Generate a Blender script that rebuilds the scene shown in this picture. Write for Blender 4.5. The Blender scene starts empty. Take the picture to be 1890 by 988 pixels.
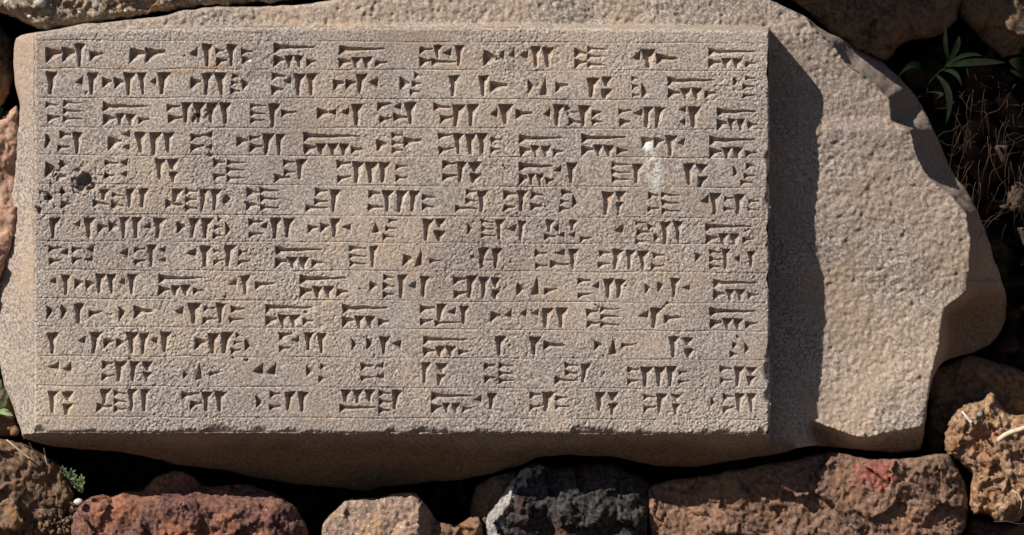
import bpy, math, random
import numpy as np
from mathutils import Vector, Matrix

# ------------------------------------------------------------------ camera, light, exposure
SC = bpy.context.scene
COL = SC.collection
DIST = 6.0          # metres from the camera to the inscribed face
EYE = 1.2           # height of the picture centre above the ground
cam_d = bpy.data.cameras.new("camera")
cam = bpy.data.objects.new("camera", cam_d)
COL.objects.link(cam)
cam.location = (0, -DIST, EYE)
cam.rotation_euler = (math.radians(90), 0, 0)
cam_d.sensor_width = 36.0
cam_d.lens = 36.0 * DIST / 1.89
cam_d.clip_start = 0.1
cam_d.clip_end = 500
SC.camera = cam

TO_SUN = Vector((-1.0, -0.80, 1.0)).normalized()
w = bpy.data.worlds.new("World")
SC.world = w
w.use_nodes = True
nt = w.node_tree
nt.nodes.clear()
sky = nt.nodes.new("ShaderNodeTexSky")
sky.sky_type = 'NISHITA'
sky.sun_disc = False
sky.sun_elevation = math.asin(TO_SUN.z)
sky.sun_rotation = math.atan2(TO_SUN.x, TO_SUN.y)
sky.altitude = 1300
sky.air_density = 0.6
sky.dust_density = 0.8
sky.ozone_density = 0.5
bg = nt.nodes.new("ShaderNodeBackground")
bg.inputs[1].default_value = 0.056
wo = nt.nodes.new("ShaderNodeOutputWorld")
nt.links.new(sky.outputs[0], bg.inputs[0])
nt.links.new(bg.outputs[0], wo.inputs[0])

sun_d = bpy.data.lights.new("sun", 'SUN')
sun_d.energy = 5.0
sun_d.angle = math.radians(0.5)
sun_d.color = (1.0, 0.93, 0.84)
sun = bpy.data.objects.new("sun", sun_d)
COL.objects.link(sun)
sun.rotation_euler = TO_SUN.to_track_quat('Z', 'Y').to_euler()
sun.location = (-4, -4, 5)

SC.view_settings.view_transform = 'Standard'
SC.view_settings.look = 'None'
SC.view_settings.gamma = 1
SC.view_settings.exposure = 0.36

# ------------------------------------------------------------------ numpy noise
def _hash(ix, iy, iz, seed):
    h = (ix.astype(np.int64) * 374761393 + iy.astype(np.int64) * 668265263 + iz.astype(np.int64) * 2147483647 + seed * 1274126177) & 0xffffffff
    h = ((h ^ (h >> 13)) * 1274126177) & 0xffffffff
    h = ((h ^ (h >> 16)) * 2246822519) & 0xffffffff
    return (h ^ (h >> 15)).astype(np.float64) / 4294967295.0

def noise3(x, y, z, seed=0):
    x, y, z = np.broadcast_arrays(np.asarray(x, float), np.asarray(y, float), np.asarray(z, float))
    ix, iy, iz = np.floor(x), np.floor(y), np.floor(z)
    fx, fy, fz = x - ix, y - iy, z - iz
    ux, uy, uz = (f * f * f * (f * (f * 6 - 15) + 10) for f in (fx, fy, fz))
    out = 0
    for dx in (0, 1):
        for dy in (0, 1):
            for dz in (0, 1):
                v = _hash(ix + dx, iy + dy, iz + dz, seed)
                out = out + v * (ux if dx else 1 - ux) * (uy if dy else 1 - uy) * (uz if dz else 1 - uz)
    return out * 2 - 1

def noise2(x, y, seed=0):
    x, y = np.broadcast_arrays(np.asarray(x, float), np.asarray(y, float))
    ix, iy = np.floor(x), np.floor(y)
    fx, fy = x - ix, y - iy
    ux, uy = (f * f * (3 - 2 * f) for f in (fx, fy))
    z = np.zeros_like(ix)
    a = _hash(ix, iy, z, seed); b = _hash(ix + 1, iy, z, seed)
    c = _hash(ix, iy + 1, z, seed); d = _hash(ix + 1, iy + 1, z, seed)
    return ((a * (1 - ux) + b * ux) * (1 - uy) + (c * (1 - ux) + d * ux) * uy) * 2 - 1

def fbm2(x, y, wl, octaves=3, seed=0, gain=0.5):
    out, a, n = 0, 1.0, 0
    for o in range(octaves):
        c, s = math.cos(0.6 + o), math.sin(0.6 + o)
        out = out + a * noise2((x * c - y * s) / wl, (x * s + y * c) / wl, seed + o * 17)
        n += a; a *= gain; wl *= 0.5
    return out / n

def facets(x, y, cell, seed=0):
    """height of randomly tilted flakes, one per Worley cell (in the same unit as cell)"""
    gx, gy = np.floor(x / cell), np.floor(y / cell)
    best = np.full(x.shape, 1e9); h = np.zeros(x.shape)
    for dx in (-1, 0, 1):
        for dy in (-1, 0, 1):
            cx, cy = gx + dx, gy + dy
            z = np.zeros_like(cx)
            px = (cx + _hash(cx, cy, z, seed)) * cell
            py = (cy + _hash(cx, cy, z, seed + 1)) * cell
            d = (x - px) ** 2 + (y - py) ** 2
            t = (x - px) * (_hash(cx, cy, z, seed + 2) - .5) + (y - py) * (_hash(cx, cy, z, seed + 3) - .5) \
                + (_hash(cx, cy, z, seed + 4) - .5) * cell * .5
            m = d < best
            best = np.where(m, d, best); h = np.where(m, t, h)
    return h

def sstep(a, b, x):
    t = np.clip((x - a) / (b - a), 0, 1)
    return t * t * (3 - 2 * t)

# ------------------------------------------------------------------ placing: photo millimetres -> metres
def place(px, py, d):
    """millimetre position on the wall and depth behind the inscribed face (mm) -> metres"""
    f = (DIST + d / 1000.0) / DIST
    return ((px - 945) / 1000.0 * f, d / 1000.0 + 0 * px, EYE + (494 - py) / 1000.0 * f)

# ------------------------------------------------------------------ materials
def new_mat(name, rough=0.9, spec=0.25):
    m = bpy.data.materials.new(name); m.use_nodes = True
    n = m.node_tree; n.nodes.clear()
    out = n.nodes.new("ShaderNodeOutputMaterial")
    b = n.nodes.new("ShaderNodeBsdfPrincipled")
    b.inputs['Roughness'].default_value = rough
    b.inputs['Specular IOR Level'].default_value = spec
    n.links.new(b.outputs[0], out.inputs[0])
    return m, n, b

def nz(n, co, scale, detail=3, rough=0.55, w=None):
    t = n.nodes.new("ShaderNodeTexNoise")
    t.inputs['Scale'].default_value = scale
    t.inputs['Detail'].default_value = detail
    t.inputs['Roughness'].default_value = rough
    n.links.new(co, t.inputs['Vector'])
    return t.outputs['Fac']

def ramp(n, fac, stops):
    r = n.nodes.new("ShaderNodeValToRGB")
    e = r.color_ramp.elements
    e[0].position, e[0].color = stops[0][0], (*stops[0][1], 1)
    e[1].position, e[1].color = stops[-1][0], (*stops[-1][1], 1)
    for p, c in stops[1:-1]:
        k = e.new(p); k.color = (*c, 1)
    n.links.new(fac, r.inputs[0])
    return r.outputs[0]

def mix(n, fac, a, b, mode='MIX'):
    m = n.nodes.new("ShaderNodeMix"); m.data_type = 'RGBA'; m.blend_type = mode
    for s, v in ((m.inputs[0], fac), (m.inputs[6], a), (m.inputs[7], b)):
        if isinstance(v, (int, float)): s.default_value = v
        elif isinstance(v, tuple): s.default_value = (*v, 1)
        else: n.links.new(v, s)
    return m.outputs[2]

def stone_mat(name, base, alt, patch, grain=260, patch_scale=6, patch_lo=.5, patch_hi=.62,
              speck=None, speck_lo=.62, speck_hi=.68, bump=.6, bump_d=.0015, rough=.92, attr=False, soil=False, shift=(0, 0, 0), contrast=1.0):
    m, n, b = new_mat(name, rough)
    tc = n.nodes.new("ShaderNodeTexCoord")
    mp = n.nodes.new("ShaderNodeMapping"); mp.inputs['Location'].default_value = shift
    n.links.new(tc.outputs['Object'], mp.inputs[0]); co = mp.outputs[0]
    g = nz(n, co, grain, 2, .6)
    c = ramp(n, g, [(.5 - .14 / contrast, base), (.5 + .14 / contrast, alt)])
    p = nz(n, co, patch_scale, 5, .65)
    pm = ramp(n, p, [(patch_lo, (0, 0, 0)), (patch_hi, (1, 1, 1))])
    g2 = nz(n, co, grain * .7, 3, .7)
    g2m = ramp(n, g2, [(.42, (0, 0, 0)), (.58, (1, 1, 1))])
    pmm = mix(n, 1.0, pm, g2m, 'MULTIPLY')
    pmix = mix(n, .5, pm, pmm)
    c = mix(n, pmix, c, patch)
    if speck is not None:
        s = nz(n, co, grain * 1.3, 1, .5)
        sm = ramp(n, s, [(speck_lo, (0, 0, 0)), (speck_hi, (1, 1, 1))])
        c = mix(n, sm, c, speck)
    # broad weathering
    wv = nz(n, co, patch_scale * .45, 4, .6)
    wc = ramp(n, wv, [(.3, (.76, .75, .77)), (.7, (1.15, 1.13, 1.08))])
    c = mix(n, 1.0, c, wc, 'MULTIPLY')
    if attr:
        a = n.nodes.new("ShaderNodeAttribute"); a.attribute_name = "stain"
        c = mix(n, a.outputs['Fac'], c, (.72, .72, .70))
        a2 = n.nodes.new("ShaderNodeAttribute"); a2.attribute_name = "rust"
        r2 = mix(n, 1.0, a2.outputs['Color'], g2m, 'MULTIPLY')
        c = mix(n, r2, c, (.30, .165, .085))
    if soil:  # darker ochre-brown tone where this attribute rises
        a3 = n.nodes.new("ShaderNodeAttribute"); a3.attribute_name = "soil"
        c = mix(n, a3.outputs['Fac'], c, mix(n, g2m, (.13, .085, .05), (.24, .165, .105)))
    n.links.new(c, b.inputs['Base Color'])
    bp = n.nodes.new("ShaderNodeBump"); bp.inputs['Strength'].default_value = bump
    bp.inputs['Distance'].default_value = bump_d
    h = nz(n, co, grain * 1.0, 4, .75)
    n.links.new(h, bp.inputs['Height']); n.links.new(bp.outputs[0], b.inputs['Normal'])
    return m

def plain_mat(name, c1, c2, scale=40, rough=.8, spec=.25, bump=.3):
    m, n, b = new_mat(name, rough, spec)
    tc = n.nodes.new("ShaderNodeTexCoord"); co = tc.outputs['Object']
    f = nz(n, co, scale, 4, .6)
    n.links.new(ramp(n, f, [(.35, c1), (.65, c2)]), b.inputs['Base Color'])
    bp = n.nodes.new("ShaderNodeBump"); bp.inputs['Strength'].default_value = bump; bp.inputs['Distance'].default_value = .001
    n.links.new(nz(n, co, scale * 4, 3), bp.inputs['Height']); n.links.new(bp.outputs[0], b.inputs['Normal'])
    return m

M = {}
M['face'] = stone_mat("carved_basalt", (.185, .157, .140), (.50, .44, .39), (.42, .315, .235), grain=250, patch_scale=7,
                      patch_lo=.48, patch_hi=.80, speck=(.62, .59, .55), speck_lo=.66, speck_hi=.74, attr=True, bump=.75)
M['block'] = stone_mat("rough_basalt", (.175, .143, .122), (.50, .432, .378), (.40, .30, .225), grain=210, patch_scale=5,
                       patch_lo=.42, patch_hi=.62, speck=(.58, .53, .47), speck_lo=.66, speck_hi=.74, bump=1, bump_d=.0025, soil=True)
M['conglomerate'] = stone_mat("pebbly_conglomerate", (.20, .15, .105), (.42, .34, .25), (.30, .185, .10), grain=120, patch_scale=14,
                              speck=(.55, .5, .42), bump=1, bump_d=.004)
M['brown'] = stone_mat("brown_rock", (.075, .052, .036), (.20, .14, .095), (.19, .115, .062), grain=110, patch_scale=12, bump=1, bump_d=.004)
M['pink'] = stone_mat("pink_tuff", (.34, .20, .14), (.52, .34, .25), (.40, .21, .13), grain=130, patch_scale=12, bump=.8, bump_d=.003)
M['red'] = stone_mat("red_scoria", (.085, .044, .040), (.25, .125, .098), (.34, .150, .080), grain=130, patch_scale=13, patch_lo=.47, patch_hi=.60,
                     speck=(.45, .30, .22), speck_lo=.68, speck_hi=.76, bump=1, bump_d=.004)
M['tan'] = stone_mat("tan_rock", (.20, .135, .10), (.40, .29, .225), (.34, .21, .11), grain=120, patch_scale=13, speck=(.55, .42, .34), bump=.9, bump_d=.003)
M['black'] = stone_mat("black_basalt", (.022, .019, .019), (.085, .078, .075), (.15, .055, .035), grain=120, patch_scale=13, patch_lo=.56, patch_hi=.70,
                       bump=1, bump_d=.005, contrast=1.3)
M['grey'] = stone_mat("sunlit_edge_grey", (.20, .19, .18), (.50, .48, .45), (.13, .12, .115), grain=150, patch_scale=20, patch_lo=.5, patch_hi=.7, bump=1, bump_d=.004)  # pale grey that carries the sunlight on the black stone's left edge
M['maroon'] = stone_mat("maroon_rock", (.115, .068, .050), (.28, .175, .125), (.27, .15, .085), grain=100, patch_scale=10, patch_lo=.46, patch_hi=.64, bump=1, bump_d=.004)
M['dusky'] = stone_mat("dusky_brown_rock", (.15, .095, .065), (.31, .21, .155), (.25, .13, .075), grain=110, patch_scale=11, bump=1, bump_d=.004)
M['rose'] = stone_mat("rose_mineral", (.20, .06, .05), (.42, .15, .12), (.22, .13, .09), grain=150, patch_scale=30, patch_lo=.42, patch_hi=.6, bump=.8, bump_d=.003)
M['clay'] = stone_mat("ochre_clay", (.17, .098, .055), (.42, .28, .18), (.30, .15, .075), grain=120, patch_scale=20, bump=1, bump_d=.004)
M['earth'] = stone_mat("dark_earth", (.035, .025, .018), (.10, .07, .05), (.13, .075, .045), grain=70, patch_scale=8, bump=1, bump_d=.006)
M['soil'] = stone_mat("brown_soil", (.10, .065, .04), (.24, .155, .10), (.28, .16, .08), grain=90, patch_scale=18, bump=1, bump_d=.004)
M['ground'] = stone_mat("dusty_ground", (.065, .042, .025), (.10, .068, .042), (.08, .05, .03), grain=30, patch_scale=2, bump=1, bump_d=.01)
M['pebble'] = plain_mat("grey_pebble", (.15, .16, .16), (.26, .27, .265), 60)
M['pale_pebble'] = plain_mat("pale_pebble", (.42, .39, .35), (.60, .57, .52), 60)
M['straw'] = plain_mat("dry_straw", (.42, .33, .22), (.66, .56, .42), 90)
M['root'] = plain_mat("dry_root", (.03, .018, .013), (.085, .052, .037), 90)
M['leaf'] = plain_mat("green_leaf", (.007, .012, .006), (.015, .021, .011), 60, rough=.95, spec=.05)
M['pale_leaf'] = plain_mat("pale_green_leaf", (.10, .16, .065), (.20, .28, .13), 60, rough=.6)

# ------------------------------------------------------------------ object helpers
def tag(o, label=None, cat=None, group=None, kind=None):
    if label: o['label'] = label
    if cat: o['category'] = cat
    if group: o['group'] = group
    if kind: o['kind'] = kind
    return o

def mesh_np(name, V, F, mat, origin=(0, 0, 0), parent=None, smooth=False, attrs=None):
    """V (n,3) metres in world space, F (m,3|4) ints -> object with its origin at `origin`"""
    V = np.asarray(V, np.float32) - np.asarray(origin, np.float32)
    F = np.asarray(F, np.int32); k = F.shape[1]
    me = bpy.data.meshes.new(name)
    me.vertices.add(len(V)); me.vertices.foreach_set('co', V.ravel())
    me.loops.add(F.size); me.loops.foreach_set('vertex_index', F.ravel())
    me.polygons.add(len(F)); me.polygons.foreach_set('loop_start', np.arange(0, F.size, k, dtype=np.int32))
    try: me.polygons.foreach_set('loop_total', np.full(len(F), k, np.int32))
    except Exception: pass
    me.update(calc_edges=True)
    me.polygons.foreach_set('use_smooth', np.full(len(F), smooth, bool))
    for an, av in (attrs or {}).items():
        a = me.attributes.new(an, 'FLOAT', 'POINT'); a.data.foreach_set('value', np.asarray(av, np.float32))
    me.materials.append(mat)
    o = bpy.data.objects.new(name, me); COL.objects.link(o)
    if parent is not None: o.parent = parent
    else: o.location = origin
    return o

def grid_faces(ny, nx, flip=False):
    i = np.arange(ny * nx).reshape(ny, nx)
    f = np.stack([i[:-1, :-1], i[1:, :-1], i[1:, 1:], i[:-1, 1:]], -1).reshape(-1, 4)
    return f

def sub_mesh(V, F, mask):
    """vertices and faces of the faces picked by mask; returns verts, faces, vertex ids"""
    f = F[mask]
    ids, inv = np.unique(f, return_inverse=True)
    return V[ids], inv.reshape(f.shape), ids

def densify(poly, step, rough, seed):
    """closed outline: cut to short segments and roughened"""
    P = np.asarray(poly, float); n = len(P); out = []
    for i in range(n):
        p0, p1, p2, p3 = P[i - 1], P[i], P[(i + 1) % n], P[(i + 2) % n]
        k = max(1, int(np.hypot(*(p2 - p1)) / step))
        for j in range(k):
            t = j / k
            lin = p1 * (1 - t) + p2 * t
            cr = .5 * ((2 * p1) + (-p0 + p2) * t + (2 * p0 - 5 * p1 + 4 * p2 - p3) * t * t + (-p0 + 3 * p1 - 3 * p2 + p3) * t ** 3)
            out.append(lin * .45 + cr * .55)
    Q = np.array(out)
    nx_ = fbm2(Q[:, 0], Q[:, 1], 26, 3, seed) ; ny_ = fbm2(Q[:, 0], Q[:, 1], 26, 3, seed + 50)
    return Q + np.stack([nx_, ny_], 1) * rough

def nearest(px, py, Q):
    """signed distance (+ inside) and nearest point on the closed outline Q"""
    A = Q; B = np.roll(Q, -1, 0); D = B - A; L2 = (D ** 2).sum(1) + 1e-9
    best = np.full(px.shape, 1e18); bx = np.zeros_like(px); by = np.zeros_like(py)
    inside = np.zeros(px.shape, bool)
    for i in range(len(A)):
        t = np.clip(((px - A[i, 0]) * D[i, 0] + (py - A[i, 1]) * D[i, 1]) / L2[i], 0, 1)
        qx = A[i, 0] + t * D[i, 0]; qy = A[i, 1] + t * D[i, 1]
        d = (px - qx) ** 2 + (py - qy) ** 2
        m = d < best
        best = np.where(m, d, best); bx = np.where(m, qx, bx); by = np.where(m, qy, by)
        if (A[i, 1] > B[i, 1]) or (A[i, 1] < B[i, 1]):
            c = ((A[i, 1] > py) != (B[i, 1] > py)) & (px < D[i, 0] * (py - A[i, 1]) / D[i, 1] + A[i, 0])
            inside ^= c
    sd = np.sqrt(best) * np.where(inside, 1, -1)
    return sd, bx, by

def stone(name, poly, depth, label, cat, mat, R=40, bulge=25, cell=55, facet=.5, lump=10, fine=2.2, grit=1.0, wl=60,
          back=260, step=4.0, rough=5, seed=1, slope=(0, 0), group=None, kind=None, extra=None, steep=5):
    """a stone of the wall: its outline (mm), front depth, rounded shoulders, broken facets and grain"""
    Q = densify(poly, 9, rough, seed)
    x0, y0 = Q.min(0) - 60; x1, y1 = Q.max(0) + 60
    gx = np.arange(x0, x1, step); gy = np.arange(y0, y1, step)
    X, Y = np.meshgrid(gx, gy); sh = X.shape
    X = X.ravel(); Y = Y.ravel()
    sd, bx, by = nearest(X, Y, Q)
    lim = 56
    px = np.where(sd > 0, X, bx); py = np.where(sd > 0, Y, by)
    s = np.clip(sd, 0, R) / R
    cx, cy = Q.mean(0)
    rad = np.maximum(Q[:, 0].max() - cx, Q[:, 1].max() - cy)
    d = depth + R * .9 * (1 - np.sqrt(np.clip(1 - (1 - s) ** 2, 0, 1))) - bulge * (1 - np.clip(np.hypot((px - cx) / (Q[:, 0].max() - cx), (py - cy) / (Q[:, 1].max() - cy)), 0, 1) ** 2)
    d = d + slope[0] * (px - cx) / 100 + slope[1] * (py - cy) / 100
    if extra is not None: d = d + extra(px, py)
    d = d + np.clip(-sd, 0, None) * steep
    wx = px + 12 * noise2(px / 40, py / 40, seed + 5); wy = py + 12 * noise2(px / 40, py / 40, seed + 6)
    d = d + facet * facets(wx, wy, cell, seed + 9) + facet * .5 * facets(wx, wy, cell * .37, seed + 19)
    d = d + lump * fbm2(px, py + d * .6, wl, 4, seed + 30)
    xr = px * .8 - py * .6; yr = px * .6 + py * .8
    n1 = .6 * noise3(xr / 10, yr / 10, d / 10, seed + 41) + .7 * noise3(yr / 6.5, px / 6.5, d / 6.5, seed + 42) - .5 * sstep(.3, .7, -noise3(xr / 8, yr / 8, d / 8, seed + 45))
    n2 = noise3(xr / 4.2, yr / 4.2, d / 4.2, seed + 43)
    d = d + fine * n1 + grit * n2
    px = px + .8 * fine * noise3(px / 10, py / 10, d / 10, seed + 61)
    py = py + .8 * fine * noise3(px / 10, py / 10, d / 10, seed + 62)
    keep = (sd > -lim)
    F = grid_faces(*sh)
    fm = keep[F].all(1) & (depth + 0 * keep[F[:, 0]] < 1e9)
    V = np.stack(place(px, py, d), 1)
    V, F2, _ = sub_mesh(V, F, fm)
    org = (float(V[:, 0].mean()), float(V[:, 1].mean()), float(V[:, 2].min()))
    o = mesh_np(name, V, F2, mat, org, smooth=True)
    tag(o, label, cat, group, kind)
    return o

def surf_pts_tube(pts, r0, r1, sides=6):
    """tube along points (metres)"""
    P = [Vector(p) for p in pts]; V = []; F = []
    for i, p in enumerate(P):
        t = (P[min(i + 1, len(P) - 1)] - P[max(i - 1, 0)]).normalized()
        a = t.orthogonal().normalized() if i == 0 else (a - t * a.dot(t)).normalized()
        b = t.cross(a); r = r0 + (r1 - r0) * i / (len(P) - 1)
        for k in range(sides):
            an = 2 * math.pi * k / sides
            V.append(p + (a * math.cos(an) + b * math.sin(an)) * r)
    for i in range(len(P) - 1):
        for k in range(sides):
            F.append((i * sides + k, i * sides + (k + 1) % sides, (i + 1) * sides + (k + 1) % sides, (i + 1) * sides + k))
    return V, F

def join_np(lst):
    V = []; F = []
    for v, f in lst:
        b = len(V); V += [tuple(x) for x in v]; F += [tuple(i + b for i in q) for q in f]
    return np.array(V), np.array(F)

def blade(base, tip, width, bend, fold=.25, n=9):
    """one leaf from base to tip (metres), bend = sideways vector at the middle"""
    b, t = Vector(base), Vector(tip); ax = (t - b); V = []; F = []
    side = ax.cross(Vector((0, -1, 0))).normalized()
    for i in range(n):
        u = i / (n - 1)
        c = b + ax * u + Vector(bend) * (4 * u * (1 - u))
        wd = width * .5 * (math.sin(math.pi * min(1, u * .93 + .07)) ** .75) * (1 if i < n - 1 else .05)
        V += [c - side * wd + Vector((0, -fold * wd, 0)), c, c + side * wd + Vector((0, -fold * wd, 0))]
    for i in range(n - 1):
        for k in (0, 1):
            F.append((i * 3 + k, i * 3 + k + 1, i * 3 + k + 4, i * 3 + k + 3))
    return V, F

# ------------------------------------------------------------------ setting: ground and the earth of the bank
gx = np.linspace(-1, 1, 41); gg = np.sign(gx) * np.abs(gx) ** 3 * 200
X, Y = np.meshgrid(gg, gg)
Z = .02 * noise2(X * 2, Y * 2, 3) * (np.abs(X) < 8) * (np.abs(Y) < 8)
o = mesh_np('ground', np.stack([X.ravel(), Y.ravel(), Z.ravel()], 1), grid_faces(41, 41)[:, ::-1], M['ground'], smooth=True)
tag(o, kind='structure')

def earth_depth(X, Y):
    d = 430 + 25 * fbm2(X, Y, 160, 3, 77)
    d = d - 70 * sstep(1830, 1900, X) * sstep(20, 240, Y) * sstep(1200, 900, Y)        # bank that comes forward right of the slab
    d = d - 90 * sstep(60, -80, X) * sstep(700, 850, Y)
    d = d + 16 * facets(X + 9 * noise2(X / 30, Y / 30, 4), Y, 38, 71) * .5 + 13 * fbm2(X, Y, 44, 4, 79) + 3 * noise2(X / 8, Y / 8, 80)
    return d
xs = np.concatenate([np.arange(-900, -40, 30), np.arange(-40, 1940, 6), np.arange(1940, 2840, 30)])
ys = np.concatenate([np.arange(-620, -40, 30), np.arange(-40, 1030, 6), np.arange(1030, 1600, 30)])
X, Y = np.meshgrid(xs, ys); D = earth_depth(X, Y)
V = np.stack([a.ravel() for a in place(X, Y, D)], 1)
keep = np.ones(len(V), bool)
V2 = np.concatenate([V])
o = mesh_np('earth_bank', V2, grid_faces(len(ys), len(xs)), M['earth'], smooth=True)
tag(o, kind='structure')

# ------------------------------------------------------------------ the slab: rough block + inscribed face
slab = bpy.data.objects.new('inscribed_slab', None); COL.objects.link(slab)
SLAB_O = (place(900, 900, 60))
slab.location = SLAB_O
slab['kind'] = 'thing'
tag(slab, 'large basalt slab carved with thirteen ruled lines of cuneiform writing, set in the rubble wall', 'inscription stone')

OUTER = [(30, 70), (60, 62), (120, 50), (180, 42), (290, 31), (345, 18), (400, 12), (480, 14), (560, 7), (625, -3), (700, -22), (900, -40), (1150, -38), (1330, -20),
         (1410, -4), (1450, 12), (1487, 31), (1525, 58), (1570, 82), (1625, 112), (1668, 150), (1703, 195), (1728, 250), (1752, 305), (1782, 350),
         (1808, 400), (1826, 450), (1843, 500), (1857, 545), (1856, 590), (1840, 625), (1800, 650), (1740, 668), (1722, 700), (1712, 745), (1706, 790), (1700, 830), (1655, 836), (1615, 833),
         (1555, 827), (1490, 824), (1455, 834), (1420, 842), (1350, 851), (1290, 861), (1235, 861), (1190, 855), (1130, 843), (1060, 840), (1000, 843), (960, 858),
         (905, 876), (850, 886), (790, 890), (735, 896), (670, 906), (620, 899), (540, 892), (470, 882), (430, 872), (380, 864), (330, 858), (270, 843), (200, 832), (130, 828), (85, 822),
         (45, 811), (36, 788), (22, 745), (6, 705), (-6, 640), (-8, 560), (0, 480), (6, 405), (26, 330), (30, 260), (36, 200), (27, 150), (25, 100)]
CREST = [(-200, -200), (1470, -200), (1470, 20), (1487, 33), (1500, 50), (1535, 78), (1562, 118), (1596, 140), (1640, 180), (1645, 222), (1680, 243), (1692, 290), (1716, 332), (1757, 365),
         (1782, 395), (1790, 455), (1783, 538), (1742, 570), (1736, 622), (1722, 682), (1711, 740), (1702, 783), (1650, 793), (1602, 806), (1570, 801), (1530, 786), (1487, 788),
         (1487, 1100), (-200, 1100)]

def yb_line(x): return 799 + (x - 65) / 1355 * 3.5
def yt_line(x): return np.interp(x, [63, 100, 180, 500, 1000, 1300, 1420], [66, 60, 54, 50, 51, 55, 58])
KX = 0.80
SHX = [(0, 95), (58, 95), (150, 110), (215, 111), (240, 96), (300, 101), (400, 96), (470, 98), (540, 107), (640, 107), (720, 96), (790, 94), (900, 94)]

def block_depth(px, py, Qc):
    # recess right of the face (what its shadow falls on), above it, left chamfer, undercut below
    Dr = KX * np.interp(py, [a for a, _ in SHX], [b for _, b in SHX])
    top = np.interp(px, [60, 600, 1000, 1250, 1420], [2, 5, 24, 52, 76])
    dt = np.clip(yt_line(np.clip(px, 63, 1420)) - py, 0, None)
    dr = np.clip(px - 1420, 0, None)
    dl = np.clip(63 - px, 0, None)
    db = np.clip(py - 799, 0, None)
    fall = sstep(1520, 1800, px)
    dtop = 5.5 + top * sstep(0, 9, dt) + dt * .12
    right = Dr + np.clip(58 - py, 0, None) * .12 + 14 * fall
    d = np.where(px > 1420, right, np.where(dt > 0, dtop, 3.0 + 2.5 * sstep(12, 0, py - yt_line(np.clip(px, 63, 1420))) + 22 * sstep(1.5, 5, np.minimum(np.minimum(px - 63, 1420 - px), np.minimum(py - yt_line(np.clip(px, 63, 1420)), yb_line(px) - py)))))
    d = d + dl * 1.0
    under = np.where(px < 1452, db * 2.1, 0)
    d = np.where((db > 0) & (px <= 1452), np.maximum(under + 3, np.where(px > 1420, Dr * .9 + (db - 30).clip(0) * 1.4, 0)), d)
    # side faces behind the crest on the right
    m = px > 1430
    sdc = np.zeros_like(px)
    s_, _, _ = nearest(px[m], py[m], Qc); sdc[m] = s_
    side = np.clip(-sdc, 0, None)
    d = d + (230 - 75 * sstep(470, 560, py)) * (1 - np.exp(-np.where(py > 780, side * 1.9, side * 3.6) / (230 - 75 * sstep(470, 560, py)))) + np.where(side > 0, 2.2 * fbm2(px, py, 30, 3, 241) * sstep(0, 8, side), 0) + 5 * sstep(0, 3, side) + 45 * sstep(0, 16, side) * sstep(520, 560, py) * sstep(760, 690, py) * (px > 1715) + 16 * sstep(0, 7, side) * (px > 1480) * (py < 520)
    return d, sdc, db, dt

Q = densify(OUTER, 8, 3.0, 3)
Qc = densify(CREST, 6, 3.6, 8)
st = 2.3
gx = np.arange(-70, 1920, st); gy = np.arange(-110, 970, st)
X, Y = np.meshgrid(gx, gy); sh = X.shape
core = (X > 90) & (X < 1395) & (Y > 85) & (Y < 775)
X = X.ravel(); Y = Y.ravel(); core = core.ravel()
sd = np.full(X.shape, 100.0); bx = X.copy(); by = Y.copy()
act = ~core
s_, b1, b2 = nearest(X[act], Y[act], Q)
sd[act] = s_; bx[act] = b1; by[act] = b2
px = np.where(sd > 0, X, bx); py = np.where(sd > 0, Y, by)
d, sdc, db, dt = block_depth(px, py, Qc)
rb = 9.0
s = np.clip(sd, 0, rb) / rb
d = d + rb * .8 * (1 - np.sqrt(np.clip(1 - (1 - s) ** 2, 0, 1)))
lit = (px > 1424) & (sdc > 0)
d = d + np.where(lit, 13 * fbm2(px, py, 230, 2, 201) + 2.2 * fbm2(px, py, 52, 3, 207), 0) * sstep(1424, 1560, px)
d = d + np.where(lit, .045 * facets(px + 6 * noise2(px / 20, py / 20, 7), py, 60, 203), 0) * sstep(1520, 1560, px)
rough_amp = np.where(px > 1424, .95, np.where(dt > 0, 1.2, .7)) * np.where(db > 0, 2.3, 1) * np.where(sdc < -2, .5, 1)
rawn = fbm2(px, py, 120, 3, 261)
d = d + np.where(lit, 3.0 * sstep(.045, 0, np.abs(rawn)) * sstep(.1, .5, fbm2(px, py, 90, 2, 263)), 0)
d = d + np.where((px > 1424) | (dt > 0), 1.8 * sstep(.3, .65, noise3((px * .9 - py * .43) / 7.5, (px * .43 + py * .9) / 7.5, d / 10, 265)), 0)
d = d + np.where(dt > 0, 3.0 * fbm2(px, py, 40, 3, 231), 0)
d = d + rough_amp * (1.0 * noise3((px * .8 - py * .6) / 9.5, (px * .6 + py * .8) / 9.5, d / 12, 211) + 1.5 * noise3((px * .5 - py * .86) / 5.4, (px * .86 + py * .5) / 5.4, d / 9, 213)) 
d = d + np.clip(-sd, 0, None) * 9
V = np.stack(place(px, py, d), 1)
F = grid_faces(*sh)
cf = core.reshape(sh); hide = core[F].all(1)
brownf = np.maximum(.85 * sstep(6, 34, db + 16 * fbm2(px, py, 60, 4, 251)) * (px < 1470), .8 * sstep(2, 22, -sdc + 10 * fbm2(px, py, 40, 3, 253)) * sstep(500, 580, py))  # ochre-brown tone growing down the underside and behind the lower right crest
V2, F2, idb = sub_mesh(V, F, (sd[F] > -40).all(1) & ~hide)
mesh_np('rough_block', V2, F2, M['block'], SLAB_O, slab, smooth=True, attrs={'soil': brownf[idb]})

# ------------------------------------------------------------------ the writing
SCL = 4.1087
TX = {0: 60, 1: 500, 2: 960}; TY = {0: 70, 1: 235, 2: 395, 3: 550, 4: 645}
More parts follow.
